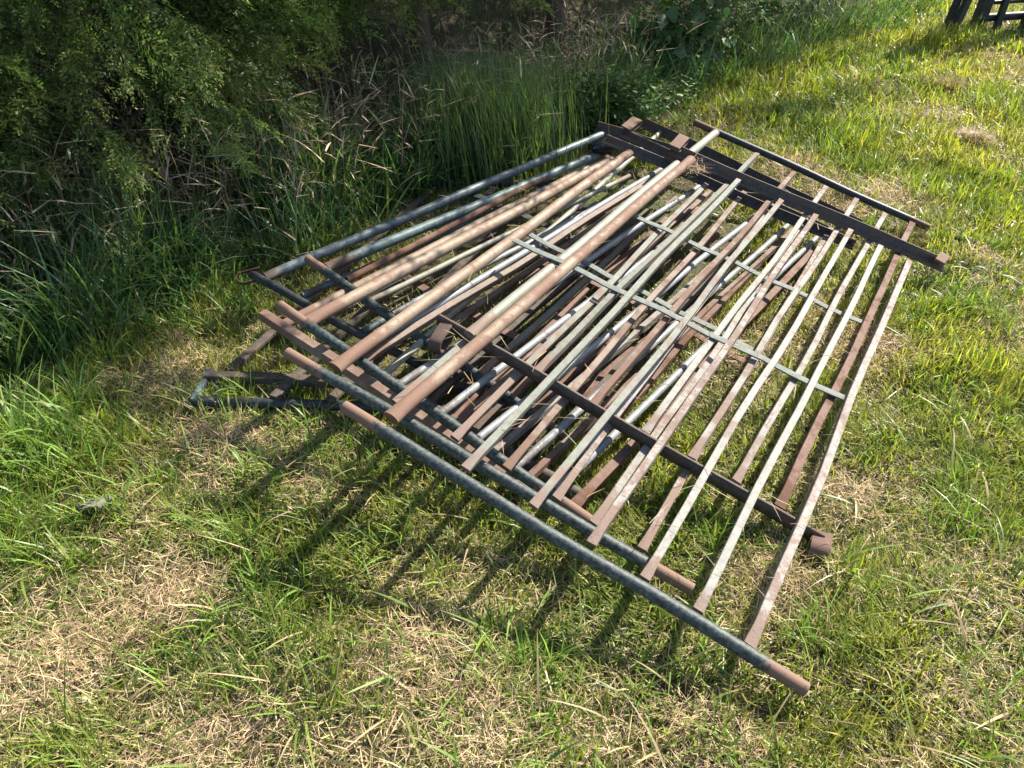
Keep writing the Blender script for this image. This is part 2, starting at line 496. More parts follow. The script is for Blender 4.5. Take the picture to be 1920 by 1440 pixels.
# --- extra rusty hurdle under the middle, added to fill and darken the gaps
PX = Plane([(760, 725, 0.07), (1085, 925, 0.035), (1480, 450, 0.045)])
x_ = hurdle('hurdle', at(900, 800), 'dark rusty hurdle added low under the middle of the pile to darken its gaps')
member(x_, 'rail', PX(690, 690), PX(1105, 940), PX.n, M['angle'], w=0.038)
bars(x_, PX, [((765, 735), (1150, 385), 'bar', 'rust'), ((800, 760), (1215, 395), 'bar', 'angle'), ((845, 785), (1250, 410), 'bar', 'rust'), ((885, 812), (1300, 425), 'bar', 'angle'),
              ((930, 838), (1345, 440), 'tube', 'rust', 0.03), ((985, 870), (1405, 450), 'bar', 'angle'), ((1040, 905), (1455, 462), 'bar', 'rust')])

# --- E: lowest hurdle on the hedge side
e = hurdle('hurdle', at(560, 600), 'lowest hurdle with long blue-grey outer pipe on the hedge side and rusty end loop')
er = member(e, 'rail', PE(470, 513), PE(900, 748), PE.n, M['black'], w=0.033, wear=(0.3, 0), hollow=True)
hinge_loop(er, PE(476, 516), PE(430, 528) - PE(490, 512), np.array([0.5, 0.8, 0.35]), M['rust'], 0.045, 0.042, 0.028, 0.004)
bars(e, PE, [((497, 520), (1132, 251), 'thick', 'blue', 0.044), ((567, 555), (1082, 330), 'tube', 'teal', 0.032),
             ((680, 622), (1120, 382), 'tube', 'blue', 0.030)])
strap(e, PE, (868, 356), (1095, 452), -0.022, 'black', 0.035)
strap(e, PE, (996, 338), (1110, 402), 0.02, 'black', 0.035)
angle_iron(e, PE(1120, 243), PE(1270, 292), PE.n, PE(900, 400) - PE(1130, 250), M['angle'], down=False)

# --- F
f_ = hurdle('hurdle', at(690, 600), 'hurdle with thick teal green pipe and dark green rail, second from the hedge')
member(f_, 'rail', PF(577, 485), PF(1072, 828), PF.n, M['rail'], w=0.034, wear=(1, 1), hollow=True)
bars(f_, PF, [((612, 502), (1130, 287), 'thick', 'teal', 0.046), ((650, 525), (1126, 280), 'tube', 'rust', 0.030),
              ((690, 566), (1180, 330), 'tube', 'cream', 0.026), ((735, 588), (1190, 352), 'tube', 'galv', 0.026),
              ((800, 640), (1225, 345), 'tube', 'salmon', 0.028), ((900, 702), (1268, 372), 'bar', 'grey'), ((960, 744), (1310, 392), 'bar', 'salmon')])
strap(f_, PF, (760, 520), (1000, 650), -0.03, 'rust', 0.035)

# --- G: square end bar
g = hurdle('hurdle', at(600, 680), 'hurdle with square rusty end bar poking out at the lower left')
member(g, 'end_bar', PG(493, 590), PG(1000, 922), PG.n, M['salmon'], 'box', 0.034, 0.034, wear=(1, .5), bend=0.002)
bars(g, PG, [((533, 608), (1140, 296), 'thick', 'tan', 0.040), ((838, 812), (1376, 318), 'bar', 'salmon'), ((905, 868), (1486, 370), 'bar', 'pale'),
             ((975, 912), (1525, 396), 'bar', 'salmon'), ((760, 760), (1302, 280), 'bar', 'rust'), ((700, 720), (1240, 247), 'tube', 'cream', 0.030)])
angle_iron(g, PG(1207, 233), PG(1612, 428), PG.n, PG(900, 500) - PG(1240, 250), M['angle'], flange=0.04, down=False)
strap(g, PG, (1000, 470), (1420, 690), -0.016, 'rust')

# --- D: round zinc tubes
d = hurdle('hurdle', at(780, 800), 'hurdle of pale round zinc tubes in the middle of the pile')
member(d, 'rail', PD(524, 572), PD(1118, 985), PD.n, M['rail'], w=0.034, wear=(1, 1), hollow=True)
bars(d, PD, [((578, 603), (1152, 298), 'thick', 'tan', 0.046), ((668, 664), (1247, 313), 'tube', 'galv'), ((684, 674), (1228, 334), 'bar', 'salmon'),
             ((748, 722), (1318, 345), 'tube', 'galv'), ((826, 776), (1377, 357), 'tube', 'galv'), ((897, 822), (1427, 397), 'tube', 'galv'),
             ((968, 875), (1480, 420), 'tube', 'galv'), ((1040, 922), (1534, 443), 'tube', 'galv'), ((1077, 948), (1527, 468), 'bar', 'rust', 0.032)])
ad = angle_iron(d, PD(1168, 250), PD(1560, 440), PD.n, PD(900, 500) - PD(1200, 270), M['angle'], flange=0.03, th=0.006, down=False)
hinge_loop(ad, PD(1176, 254) + UP * 0.035, (PD(1205, 232) - PD(1172, 252)) + UP * 0.02, PD.n, M['salmon'], 0.085, 0.03, 0.05)

# --- C
c = hurdle('hurdle', at(900, 900), 'third hurdle from the top, its end pipe just left of the nearest one')
member(c, 'rail', PC(538, 661), PC(1298, 1106), PC.n, M['rail'], w=0.034, wear=(1, 1), hollow=True)
bars(c, PC, [((628, 690), (1180, 287), 'thick', 'tan', 0.046), ((742, 757), (1262, 313), 'bar', 'grey', 0.028), ((852, 823), (1333, 338), 'bar', 'grey'),
             ((949, 879), (1395, 362), 'bar', 'salmon'), ((1042, 936), (1447, 384), 'bar', 'pale'), ((1112, 983), (1510, 410), 'bar', 'pale'),
             ((1203, 1031), (1557, 430), 'bar', 'pink')])
angle_iron(c, PC(1136, 262), PC(1600, 462), PC.n, PC(900, 500) - PC(1180, 287), M['angle'], flange=0.03, th=0.006, down=False)
strap(c, PC, (985, 436), (1412, 655), -0.016)

# --- B: end pipe far away, angle iron near
b_ = hurdle('hurdle', at(1180, 800), 'second hurdle from the top, dark end pipe at its far side')
member(b_, 'rail', PB(1302, 229), PB(1742, 427), PB.n, M['black'], w=0.033, wear=(1, .6), hollow=True)
bars(b_, PB, [((880, 628), (1342, 249), 'thick', 'cream', 0.042), ((1005, 700), (1419, 290), 'bar', 'grey'), ((1112, 758), (1488, 325), 'bar', 'salmon'),
              ((1209, 812), (1548, 352), 'bar', 'pale'), ((1296, 860), (1605, 375), 'bar', 'pale'), ((1379, 904), (1658, 402), 'bar', 'pale'),
              ((1460, 953), (1709, 420), 'bar', 'rust', 0.030)])
ab = angle_iron(b_, PB(818, 608, -.034), PB(1532, 1024, -.034), PB.n, PB(1300, 400) - PB(1100, 760), M['angle'], leg=0.04, flange=0.042, th=0.009, down=False)
hinge_loop(ab, PB(836, 622, -.028), (PB(1100, 760) - PB(1300, 400)) - UP * 0.25, UP, M['blue'], 0.055, 0.045, 0.042)
hinge_loop(ab, PB(1536, 1026, -.022), (PB(1100, 760) - PB(1300, 400)), UP, M['salmon'], 0.012, 0.055, 0.05)
strap(b_, PB, (1190, 404), (1617, 606), -0.016)

# --- A: topmost
a_ = hurdle('hurdle', at(1200, 1100), 'topmost hurdle with pink-flaked square bars and the nearest dark green end pipe')
member(a_, 'rail', PA(645, 762), PA(1512, 1293), PA.n, M['rail'], w=0.034, wear=(1, 1), hollow=True)
bars(a_, PA, [((733, 784), (1296, 299), 'thick', 'tan', 0.046), ((872, 880), (1384, 339), 'bar', 'grey'), ((999, 950), (1464, 377), 'bar', 'grey'),
              ((1108, 1021), (1529, 405), 'bar', 'pink'), ((1208, 1086), (1594, 433), 'bar', 'pale'), ((1308, 1146), (1650, 463), 'bar', 'pale'),
              ((1404, 1212), (1703, 491), 'bar', 'pink', 0.028)])
aa = angle_iron(a_, PA(1256, 283, -.018), PA(1768, 500, -.018), PA.n, PA(1000, 540) - PA(1296, 299), M['angle'], flange=0.040, th=0.006, down=False)
hinge_loop(aa, PA(1266, 286) + UP * 0.025, (PA(1292, 262) - PA(1268, 284)) + UP * 0.015, PA.n, M['salmon'], 0.085, 0.03, 0.05)
hinge_loop(aa, PA(1760, 497) + UP * 0.02, PA(1778, 476) - PA(1760, 497), PA.n, M['salmon'], 0.05, 0.02, 0.04)
strap(a_, PA, (964, 449), (1582, 747), -0.016)

# dry stalks blown onto the bars
def wisps():
    k = 150
    px = rng.uniform(820, 1640, k); py = rng.uniform(340, 1150, k)
    q = np.array([PA(x, y) for x, y in zip(px, py)]) + np.array([0, 0, .012])
    ok = pile_mask(q[:, 0], q[:, 1]); q = q[ok]; k = len(q)
    # a little nest of straw caught at the far end of the first pipe
    m = 60; nest = PA(1302, 318) + rng.normal(0, .022, (m, 3)) + np.array([0, 0, .005])
    P = np.concatenate([q, nest]); k = len(P)
    c = jitter((0.36, 0.27, 0.16), k, .25)
    return P, k, c
# black plastic stuffed between the pipes at the far end
def wad():
    k, m = 14, 10
    c0 = PF(1138, 290) + UP * 0.045
    V = []
    for i in range(k):
        ph = math.pi * i / (k - 1)
        for j in range(m):
            th = 2 * math.pi * j / m
            r = 1 + 0.22 * math.sin(5 * th + i * 1.3) * math.sin(ph) + random.uniform(-.1, .1)
            V.append(c0 + np.array([0.085 * math.cos(ph), 0.045 * r * math.sin(ph) * math.cos(th) + 0.03 * math.cos(ph), 0.04 * r * math.sin(ph) * math.sin(th)]))
    F = [(i * m + j, i * m + (j + 1) % m, (i + 1) * m + (j + 1) % m, (i + 1) * m + j) for i in range(k - 1) for j in range(m)]
    mt, t, b = nodes('black_plastic'); b.inputs['Base Color'].default_value = (0.012, 0.013, 0.016, 1); b.inputs['Roughness'].default_value = 0.28
    me = np_mesh('plastic_wrap', np.array(V) - c0, np.array(F), smooth=True, mat=mt)
    o = link('plastic_wrap', me); o.location = c0
    tag(o, 'crumpled black plastic wrap tucked between pipe ends at the far corner', 'plastic')
wad()

# ------------------------------------------------------------------ vegetation
def blades(P, H, W, az, lean, curl, c0, c1, nseg=3, twist=0.5):
    """P roots; each blade a tapering strip that leans by `lean` and bends over by `curl`"""
    n = len(P)
    s_ang = az + math.pi / 2 + rng.uniform(-twist, twist, n)
    side = np.stack([np.cos(s_ang), np.sin(s_ang), rng.uniform(-.3, .3, n)], 1)
    pos = P.copy()
    Vs = []; Cs = []
    prof = np.array([0.75, 1.0, 0.85, 0.55, 0.3]) if nseg > 3 else np.array([0.75, 1.0, 0.6])
    for k in range(nseg):
        wk = (W * prof[min(k, len(prof) - 1)] * 0.5)[:, None]
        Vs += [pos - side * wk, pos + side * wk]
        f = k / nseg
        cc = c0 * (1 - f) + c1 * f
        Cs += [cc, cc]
        tilt = lean + curl * (k + 0.5) / nseg
        step = H / nseg
        pos = pos + np.stack([np.sin(tilt) * np.cos(az) * step, np.sin(tilt) * np.sin(az) * step, np.cos(tilt) * step], 1)
        pos[:, 2] = np.maximum(pos[:, 2], P[:, 2] + 0.002)
    Vs.append(pos); Cs.append(c1)
    m = 2 * nseg + 1
    V = np.stack(Vs, 1).reshape(-1, 3); C = np.stack(Cs, 1).reshape(-1, 3)
    tri = []
    for k in range(nseg - 1):
        a = 2 * k
        tri += [(a, a + 1, a + 3), (a, a + 3, a + 2)]
    a = 2 * (nseg - 1)
    tri.append((a, a + 1, a + 2))
    T = (np.arange(n)[:, None, None] * m + np.array(tri)[None]).reshape(-1, 3)
    return V, T, C

def merge(parts):
    V = []; T = []; C = []; o = 0
    for v, t, c in parts:
        V.append(v); T.append(t + o); C.append(c); o += len(v)
    return np.concatenate(V), np.concatenate(T), np.concatenate(C)

def jitter(c, n, amt):
    c = np.asarray(c, float)
    k = rng.normal(1, amt, (n, 1)) * rng.normal(1, amt * 0.4, (n, 3))
    return np.clip(c * np.clip(k, 0.4, 1.8), 0, 0.85)

ZONES = ((0.40, 1.5, 1.0), (1.5, 2.6, 0.85), (2.6, 4.4, 0.46), (4.4, 6.8, 0.22), (6.8, 10.5, 0.10))
def scatter(n_m2, dens, ymin=0.4, ymax=10.5, lod=True):
    """random roots inside the widened view wedge, n_m2 per square metre near the camera, thinned by dens(x, y, dist) in 0..1"""
    xs = []; ys = []
    for a, b, k in ZONES:
        a = max(a, ymin); b = min(b, ymax)
        if b <= a: continue
        hb = 0.74 * b + 0.55
        n = int(n_m2 * (k if lod else 1) * 2 * hb * (b - a))
        y = rng.uniform(a, b, n); x = rng.uniform(-hb, hb, n)
        q = np.abs(x) < 0.74 * y + 0.55
        xs.append(x[q]); ys.append(y[q])
    x = np.concatenate(xs); y = np.concatenate(ys)
    keep = rng.random(len(x)) < dens(x, y, np.hypot(x, y))
    return x[keep], y[keep]

def straw_amount(x, y):
    """0 green sward .. 1 dry straw"""
    v = 0.55 * vnoise(x, y, 0.42, 21) + 0.3 * vnoise(x, y, 0.17, 22) + 0.15 * vnoise(x, y, 0.07, 23)
    near = np.clip((2.2 - y) / 1.6, 0, 1)
    v = (v - 0.5) * 1.5 + 0.36 + 0.20 * near * np.clip(1 - np.abs(x - 0.1) / 1.6, 0, 1)
    for (px, py, r, k) in STRAW_SPOTS:
        q = at(px, py)
        v = v + k * np.exp(-((x - q[0]) ** 2 + (y - q[1]) ** 2) / (r * r))
    return np.clip(v, 0, 1)
STRAW_SPOTS = [(420, 815, .13, .8), (330, 1110, .11, .75), (170, 1200, .15, .6), (60, 1290, .12, .5), (1440, 1070, .13, .6), (1560, 920, .14, .5),
               (1660, 400, .18, .5), (1640, 640, .15, .4), (1490, 310, .25, .5), (1880, 120, .4, .6), (1700, 190, .3, .5), (1620, 370, .2, .4),
               (760, 1250, .2, .35), (960, 1330, .2, .35), (350, 1380, .2, .3), (600, 920, .1, .6), (1830, 480, .15, .5), (1350, 1380, .15, .3),
               (300, 700, .2, .35), (200, 740, .15, .4), (80, 1020, .14, -.5), (130, 850, .2, -.5), (1000, 1240, .1, -.4), (1700, 1100, .2, -.3),
               (1500, 220, .4, -.5), (1750, 560, .3, -.3), (1850, 950, .2, -.4), (1650, 1250, .15, -.25), (1000, 1400, .12, -.3), (480, 1000, .2, -.3)]

def lay_wisps():
    P, k, c = wisps()
    V, T, C = blades(P, rng.uniform(.03, .11, k), rng.uniform(.0012, .0025, k), rng.uniform(0, 6.28, k), rng.uniform(1.35, 1.75, k), rng.normal(0, .3, k), c, c, 3)
    o = link('straw_wisps', np_mesh('straw_wisps', V, T, C, mat=M['straw']))
    tag(o, 'wisps of dry straw caught on top of the bars', 'straw', kind='stuff')
lay_wisps()

def lawn():
    parts_g = []
    inp = pile_mask
    def base(x, y):
        return (hedge_s(x, y) > -0.15).astype(float)
    lod = lambda d: 1 + 0.30 * np.clip(d - 1.9, 0, 7)          # fewer, wider blades further off
    # short green sward
    x, y = scatter(15500, lambda x, y, d: base(x, y) * (1.02 - 0.72 * straw_amount(x, y)) * np.where(core_mask(x, y), .18, 1))
    n = len(x); d = np.hypot(x, y); st = straw_amount(x, y)
    P = np.stack([x, y, gz(x, y) - 0.004], 1)
    tuft = vnoise(x, y, 0.13, 31) * vnoise(x, y, 0.4, 32)
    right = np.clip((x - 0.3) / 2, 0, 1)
    H = (0.026 + 0.095 * tuft * (1.25 - st) * rng.uniform(.5, 1.4, n) + rng.uniform(0, .03, n)) * (1 + 0.10 * np.clip(d - 2, 0, 4)) * (1 + .2 * right)
    pm = inp(x, y)
    H = np.where(pm, np.minimum(H, np.where(core_mask(x, y), 0.05, 0.08)), H)
    Wd = rng.uniform(0.0022, 0.0046, n) * lod(d)
    az = rng.uniform(0, 2 * math.pi, n)
    az = np.where(rng.random(n) < .5, 6.28 * vnoise(x, y, 0.3, 33) * 1.5 + rng.normal(0, .5, n), az)
    lean = np.abs(rng.normal(0.6, 0.42, n)); curl = rng.uniform(-0.1, 1.2, n)
    hue = vnoise(x, y, 0.5, 34)[:, None]; hz = rng.random((n, 1))
    cA = np.array([0.135, 0.195, 0.034]) * (1 - hue) + np.array([0.265, 0.275, 0.046]) * hue
    cB = np.array([0.33, 0.30, 0.11])
    c0 = np.where(hz < 0.14 + 0.15 * st[:, None], cB, cA) * np.clip(rng.normal(1, .24, (n, 1)), .5, 1.6)
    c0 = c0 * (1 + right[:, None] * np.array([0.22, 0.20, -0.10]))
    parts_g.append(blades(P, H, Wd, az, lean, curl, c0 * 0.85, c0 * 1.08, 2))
    # taller tufts
    cx, cy = scatter(210, lambda x, y, d: base(x, y) * np.clip(1.0 - 1.2 * straw_amount(x, y), 0.05, 1) * np.where(inp(x, y), .35, 1) * np.where(core_mask(x, y), .2, 1) * np.where(x > .5, 1, .8))
    for big in ((at(130, 850), .13, 26), (at(60, 800), .12, 26), (at(40, 880), .1, 20), (at(1000, 1260), .06, 12), (at(1370, 1390), .1, 16), (at(950, 1400), .1, 16),
                (at(1250, 930), .05, 12), (at(1290, 1000), .05, 10), (at(650, 830), .08, 16), (at(560, 900), .1, 20), (at(450, 772), .06, 9), (at(590, 778), .06, 9), (at(470, 725), .05, 6), (at(560, 735), .05, 6), (at(1640, 430), .06, 14), (at(1700, 430), .07, 14), (at(1720, 450), .07, 14)):
        q, r, k = big
        cx = np.concatenate([cx, q[0] + rng.normal(0, r, k)]); cy = np.concatenate([cy, q[1] + rng.normal(0, r, k)])
    per = 14
    m = len(cx); x = np.repeat(cx, per) + rng.normal(0, 0.022, m * per); y = np.repeat(cy, per) + rng.normal(0, 0.022, m * per)
    n = len(x); d = np.hypot(x, y)
    P = np.stack([x, y, gz(x, y) - 0.004], 1)
    hh = np.repeat(rng.uniform(0.05, 0.135, m), per) * rng.uniform(0.5, 1.2, n)
    hh = hh * np.where((y > 4.0) & (hedge_s(x, y) < 1.1), 1.6, 1.0)
    hh = hh * np.where((x < -1.1) & (y < 2.0), 1.5, 1.0)
    hh = np.where(inp(x, y), np.minimum(hh, np.where(core_mask(x, y), .09, .15)), hh)
    az = rng.uniform(0, 6.28, n)
    c0 = jitter((0.145, 0.225, 0.036), n, .22) * (1 + 0.3 * np.repeat(rng.random((m, 1)), per, 0))
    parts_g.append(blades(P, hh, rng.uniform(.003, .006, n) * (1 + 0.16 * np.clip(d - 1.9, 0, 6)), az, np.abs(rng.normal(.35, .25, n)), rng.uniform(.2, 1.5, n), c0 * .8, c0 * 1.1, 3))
    # stray long blades lying over the sward
    x, y = scatter(150, lambda x, y, d: base(x, y) * np.where(inp(x, y), 0.15, 1) * np.where(y < 3, 1, .5))
    n = len(x); d = np.hypot(x, y); P = np.stack([x, y, gz(x, y) + .015], 1)
    c0 = jitter((0.17, 0.25, 0.055), n, .25); dry = rng.random((n, 1)) < .3; c0 = np.where(dry, np.array([.46, .36, .21]), c0)
    parts_g.append(blades(P, rng.uniform(.08, .19, n), rng.uniform(.003, .0065, n), rng.uniform(0, 6.28, n), rng.uniform(.5, 1.2, n), rng.uniform(.2, 1.2, n), c0 * .9, c0, 4))
    # broad-bladed sunlit clump at the left
    k = 70; q = at(85, 830)
    P = np.stack([q[0] + rng.normal(0, .10, k), q[1] + rng.normal(0, .07, k), np.zeros(k)], 1)
    c0 = jitter((0.19, 0.29, 0.06), k, .18)
    parts_g.append(blades(P, rng.uniform(.14, .30, k), rng.uniform(.006, .011, k), rng.uniform(0, 6.28, k), np.abs(rng.normal(.2, .15, k)), rng.uniform(.6, 2.3, k), c0 * .85, c0, 5))
    V, T, C = merge(parts_g)
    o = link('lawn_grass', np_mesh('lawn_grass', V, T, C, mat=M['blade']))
    tag(o, 'short green grass of the sunlit verge round the pile', 'grass', kind='stuff')
    # straw: cut dry stalks lying flat, in mats
    x, y = scatter(19000, lambda x, y, d: base(x, y) * np.where(core_mask(x, y), .25, 1) * (0.12 + 0.88 * straw_amount(x, y) ** 1.25))
    n = len(x); d = np.hypot(x, y); st = straw_amount(x, y)
    P = np.stack([x, y, gz(x, y) + rng.uniform(0, .026, n) * (0.25 + st)], 1)
    H = (0.014 + 0.06 * rng.random(n) ** 1.8) * (1 + 0.1 * np.clip(d - 2, 0, 4))
    Wd = rng.uniform(.0010, .0028, n) * lod(d)
    lean = rng.uniform(0.7, 1.7, n); curl = rng.normal(0.15, 0.7, n)
    tone = rng.random((n, 1))
    cs = np.array([0.41, 0.285, 0.165]) * (1 - tone) + np.array([0.60, 0.475, 0.29]) * tone
    dk = rng.random((n, 1)) < 0.12
    cs = np.where(dk, np.array([0.17, 0.12, 0.07]), cs) * np.clip(rng.normal(1, .16, (n, 1)), .5, 1.4)
    pm = [blades(P, H, Wd, rng.uniform(0, 6.28, n), lean, curl, cs, cs, 2, 1.2)]
    # soft matted clippings in the dry spots
    for (px, py, r, kk) in STRAW_SPOTS:
        if kk < .3: continue
        q = at(px, py); dq = math.hypot(q[0], q[1]); k = int(60000 * r * r * kk / max(1, dq / 1.6) ** 1.2)
        a = rng.uniform(0, 6.28, k); rr = r * .9 * np.sqrt(rng.random(k)) * rng.uniform(.6, 1.1, k)
        x = q[0] + rr * np.cos(a) * 1.3; y = q[1] + rr * np.sin(a) * .8
        z = gz(x, y) + .032 * np.clip(1 - rr / r, 0, 1) * rng.random(k) + .004
        tone = rng.random((k, 1)); cs = (np.array([0.40, 0.275, 0.165]) * (1 - tone) + np.array([0.58, 0.44, 0.28]) * tone) * np.clip(rng.normal(1, .14, (k, 1)), .5, 1.4)
        pm.append(blades(np.stack([x, y, z], 1), rng.uniform(.012, .04, k), rng.uniform(.0008, .0018, k) * max(1, dq / 1.8), rng.uniform(0, 6.28, k), rng.uniform(.8, 1.8, k), rng.normal(.2, .9, k), cs, cs, 2, 1.4))
    V, T, C = merge(pm)
    o = link('dry_straw', np_mesh('dry_straw', V, T, C, mat=M['straw']))
    tag(o, 'tan mats of dry cut grass lying between the green blades', 'straw', kind='stuff')
lawn()

def margin():
    """long lush grass in the shade at the hedge foot"""
    parts = []
    def dens(x, y, d):
        s = hedge_s(x, y); u = hedge_u(x, y)
        wmax = np.where(u < 1.2, 0.82, np.where(u < 3.4, 0.62, 0.55))
        edge = np.clip((wmax + 0.18 * (vnoise(x, y, .3, 41) - .5) * 2 - s) / 0.25, 0, 1)
        return edge * (s > -0.55) * np.where(pile_mask(x, y), 0.25, 1.0) * np.minimum(1, (2.4 / d) ** 1.5) * np.clip(1.2 - np.clip(-s, 0, 1) * 1.5, 0.05, 1)
    x, y = scatter(4600, dens, 1.0, 10, lod=False)
    n = len(x); d = np.hypot(x, y); s = hedge_s(x, y); u = hedge_u(x, y)
    cl = vnoise(x, y, 0.22, 42)
    H = (0.13 + 0.40 * cl) * rng.uniform(.5, 1.3, n) * np.where(u > 4.3, 0.75, 1.0)
    H = H * np.clip(1.15 - 0.55 * np.clip((s - 0.3) / 0.5, 0, 1), .4, 1.2)
    H = np.where(pile_mask(x, y), np.minimum(H, .09), H)
    az = 6.28 * vnoise(x, y, 0.5, 43) + rng.normal(0, .9, n)
    # blades lean out from under the hedge, towards the light
    az = np.where(rng.random(n) < .6, math.atan2(HN[1], HN[0]) + rng.normal(0.3, .7, n), az)
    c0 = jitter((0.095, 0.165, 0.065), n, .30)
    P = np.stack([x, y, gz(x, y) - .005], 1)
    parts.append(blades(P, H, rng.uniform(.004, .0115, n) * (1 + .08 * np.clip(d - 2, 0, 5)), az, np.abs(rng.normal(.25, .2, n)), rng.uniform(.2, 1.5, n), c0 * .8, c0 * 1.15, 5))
    # tall stand of grass behind the pile
    k = 5200
    q = at(925, 330); x = q[0] + rng.normal(-0.02, .20, k); y = q[1] + rng.normal(.35, .24, k)
    P = np.stack([x, y, gz(x, y)], 1)
    c0 = jitter((0.105, 0.165, 0.060), k, .25)
    parts.append(blades(P, rng.uniform(.28, .60, k), rng.uniform(.004, .008, k), rng.normal(2.9, 1.0, k), np.abs(rng.normal(.12, .12, k)), rng.uniform(.0, .75, k), c0 * .8, c0 * 1.1, 5))
    V, T, C = merge(parts)
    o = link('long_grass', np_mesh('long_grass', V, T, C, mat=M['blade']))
    tag(o, 'long dark green grass in the shade along the foot of the hedge', 'grass', kind='stuff')
margin()

def reeds():
    """dead reed stalks with broken leaves standing under the hedge skirts"""
    parts = []
    u = rng.uniform(-1.0, 4.0, 900); s = rng.normal(-0.02, 0.22, 900)
    p = HO[None] + u[:, None] * HD + s[:, None] * HN
    n = len(p); P = np.stack([p[:, 0], p[:, 1], gz(p[:, 0], p[:, 1])], 1)
    H = rng.uniform(.25, .72, n); az = rng.uniform(0, 6.28, n); lean = np.abs(rng.normal(.16, .16, n)); curl = rng.uniform(-.1, .3, n)
    c = jitter((0.33, 0.25, 0.165), n, .2)
    parts.append(blades(P, H, rng.uniform(.003, .005, n), az, lean, curl, c * .8, c, 4))
    # leaves hung on the stalks
    k = 3200; i = rng.integers(0, n, k); f = rng.uniform(.3, .95, k)
    tl = lean[i] + curl[i] * f * .5
    Q = P[i] + np.stack([np.sin(tl) * np.cos(az[i]), np.sin(tl) * np.sin(az[i]), np.cos(tl)], 1) * (H[i] * f)[:, None]
    c = jitter((0.40, 0.32, 0.22), k, .22)
    parts.append(blades(Q, rng.uniform(.06, .2, k), rng.uniform(.004, .010, k), rng.uniform(0, 6.28, k), rng.uniform(.5, 1.9, k), rng.uniform(0, 1.2, k), c, c, 3))
    # brown litter and dead twigs deeper in
    k = 16000; u = rng.uniform(-1.6, 7.5, k); s = rng.uniform(-1.5, .15, k)
    p = HO[None] + u[:, None] * HD + s[:, None] * HN
    Q = np.stack([p[:, 0], p[:, 1], gz(p[:, 0], p[:, 1]) + rng.uniform(0, .28, k) * rng.random(k)], 1)
    c = jitter((0.10, 0.065, 0.047), k, .3)
    parts.append(blades(Q, rng.uniform(.06, .30, k), rng.uniform(.0018, .005, k), rng.uniform(0, 6.28, k), rng.uniform(.2, 1.6, k), rng.normal(0, .6, k), c, c, 3))
    V, T, C = merge(parts)
    o = link('dead_reeds', np_mesh('dead_reeds', V, T, C, mat=M['straw']))
    tag(o, 'pale dead reeds and brown litter under the conifer skirts', 'reeds', kind='stuff')
reeds()

# ------------------------------------------------------------------ conifers
def bough(n_spray, m_leaf, leaf, length=0.42, seed=0):
    """one drooping plume along +x: sprays of scale leaves"""
    g = np.random.default_rng(seed)
    V = []; C = []
    for i in range(n_spray):
        t = 0.08 + 0.92 * (i + g.uniform(-.3, .3)) / n_spray
        t = min(max(t, 0.03), 1.0)
        ax = np.array([length * t, 0.03 * math.sin(3 * t), -0.10 * t * t * length / .42])
        sgn = -1 if i % 2 else 1
        roll = g.normal(0, .55)
        ang = g.uniform(.45, .95)
        dr = np.array([math.cos(ang), sgn * math.sin(ang) * math.cos(roll), sgn * math.sin(ang) * math.sin(roll) - .12])
        if i >= n_spray - 2: dr = np.array([1, g.normal(0, .2), -.2])
        dr /= np.linalg.norm(dr)
        L = length * (0.40 * (1 - .68 * t) + 0.06) * g.uniform(.8, 1.25)
        nrm = np.array([0, 0, 1.]) + g.normal(0, .35, 3)
        nrm -= dr * np.dot(nrm, dr); nrm /= np.linalg.norm(nrm)
        sd_ = np.cross(nrm, dr)
        for j in range(m_leaf):
            f = (j + .5) / m_leaf
            p = ax + dr * L * f + np.array([0, 0, -.25 * L * f * f])
            s2 = -1 if j % 2 else 1
            a2 = g.uniform(.3, .9)
            ld = dr * math.cos(a2) + sd_ * s2 * math.sin(a2) + nrm * g.normal(0, .3)
            ld /= np.linalg.norm(ld)
            ll = leaf * g.uniform(.7, 1.4) * (1.15 - .5 * f)
            wv = np.cross(ld, nrm + g.normal(0, .6, 3)); wv /= np.linalg.norm(wv)
            ww = ll * g.uniform(.12, .19)
            V.append([p, p + ld * ll * .5 - wv * ww, p + ld * ll, p + ld * ll * .5 + wv * ww])
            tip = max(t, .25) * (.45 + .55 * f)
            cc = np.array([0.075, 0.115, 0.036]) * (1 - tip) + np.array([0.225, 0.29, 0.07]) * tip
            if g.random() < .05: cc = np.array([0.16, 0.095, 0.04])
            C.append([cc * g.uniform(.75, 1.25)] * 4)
    V = np.array(V).reshape(-1, 3); C = np.array(C).reshape(-1, 3)
    k = len(V) // 4; o = np.arange(k)[:, None] * 4
    T = np.concatenate([o + [0, 1, 2], o + [0, 2, 3]])
    return V, T, C
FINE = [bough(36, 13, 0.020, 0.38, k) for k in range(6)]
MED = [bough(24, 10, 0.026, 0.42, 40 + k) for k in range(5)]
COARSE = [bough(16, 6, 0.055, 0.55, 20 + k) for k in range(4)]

def place(var, p, dirx, roll, sc_, tint):
    V, T, C = var
    x = dirx / np.linalg.norm(dirx)
    up = np.array([0, 0, 1.0]); z = up - x * np.dot(up, x); z /= (np.linalg.norm(z) + 1e-9); y = np.cross(z, x)
    cr, sr = math.cos(roll), math.sin(roll)
    y, z = y * cr + z * sr, z * cr - y * sr
    return p + (V[:, :1] * x + V[:, 1:2] * y + V[:, 2:] * z) * sc_, T, C * tint

def skirt(u):
    """height of the lowest foliage along the hedge"""
    return 0.40 + 0.10 * math.sin(u * 2.1 + .5) + 0.22 * max(0, min(1, (u - 1.3) / 1.2))

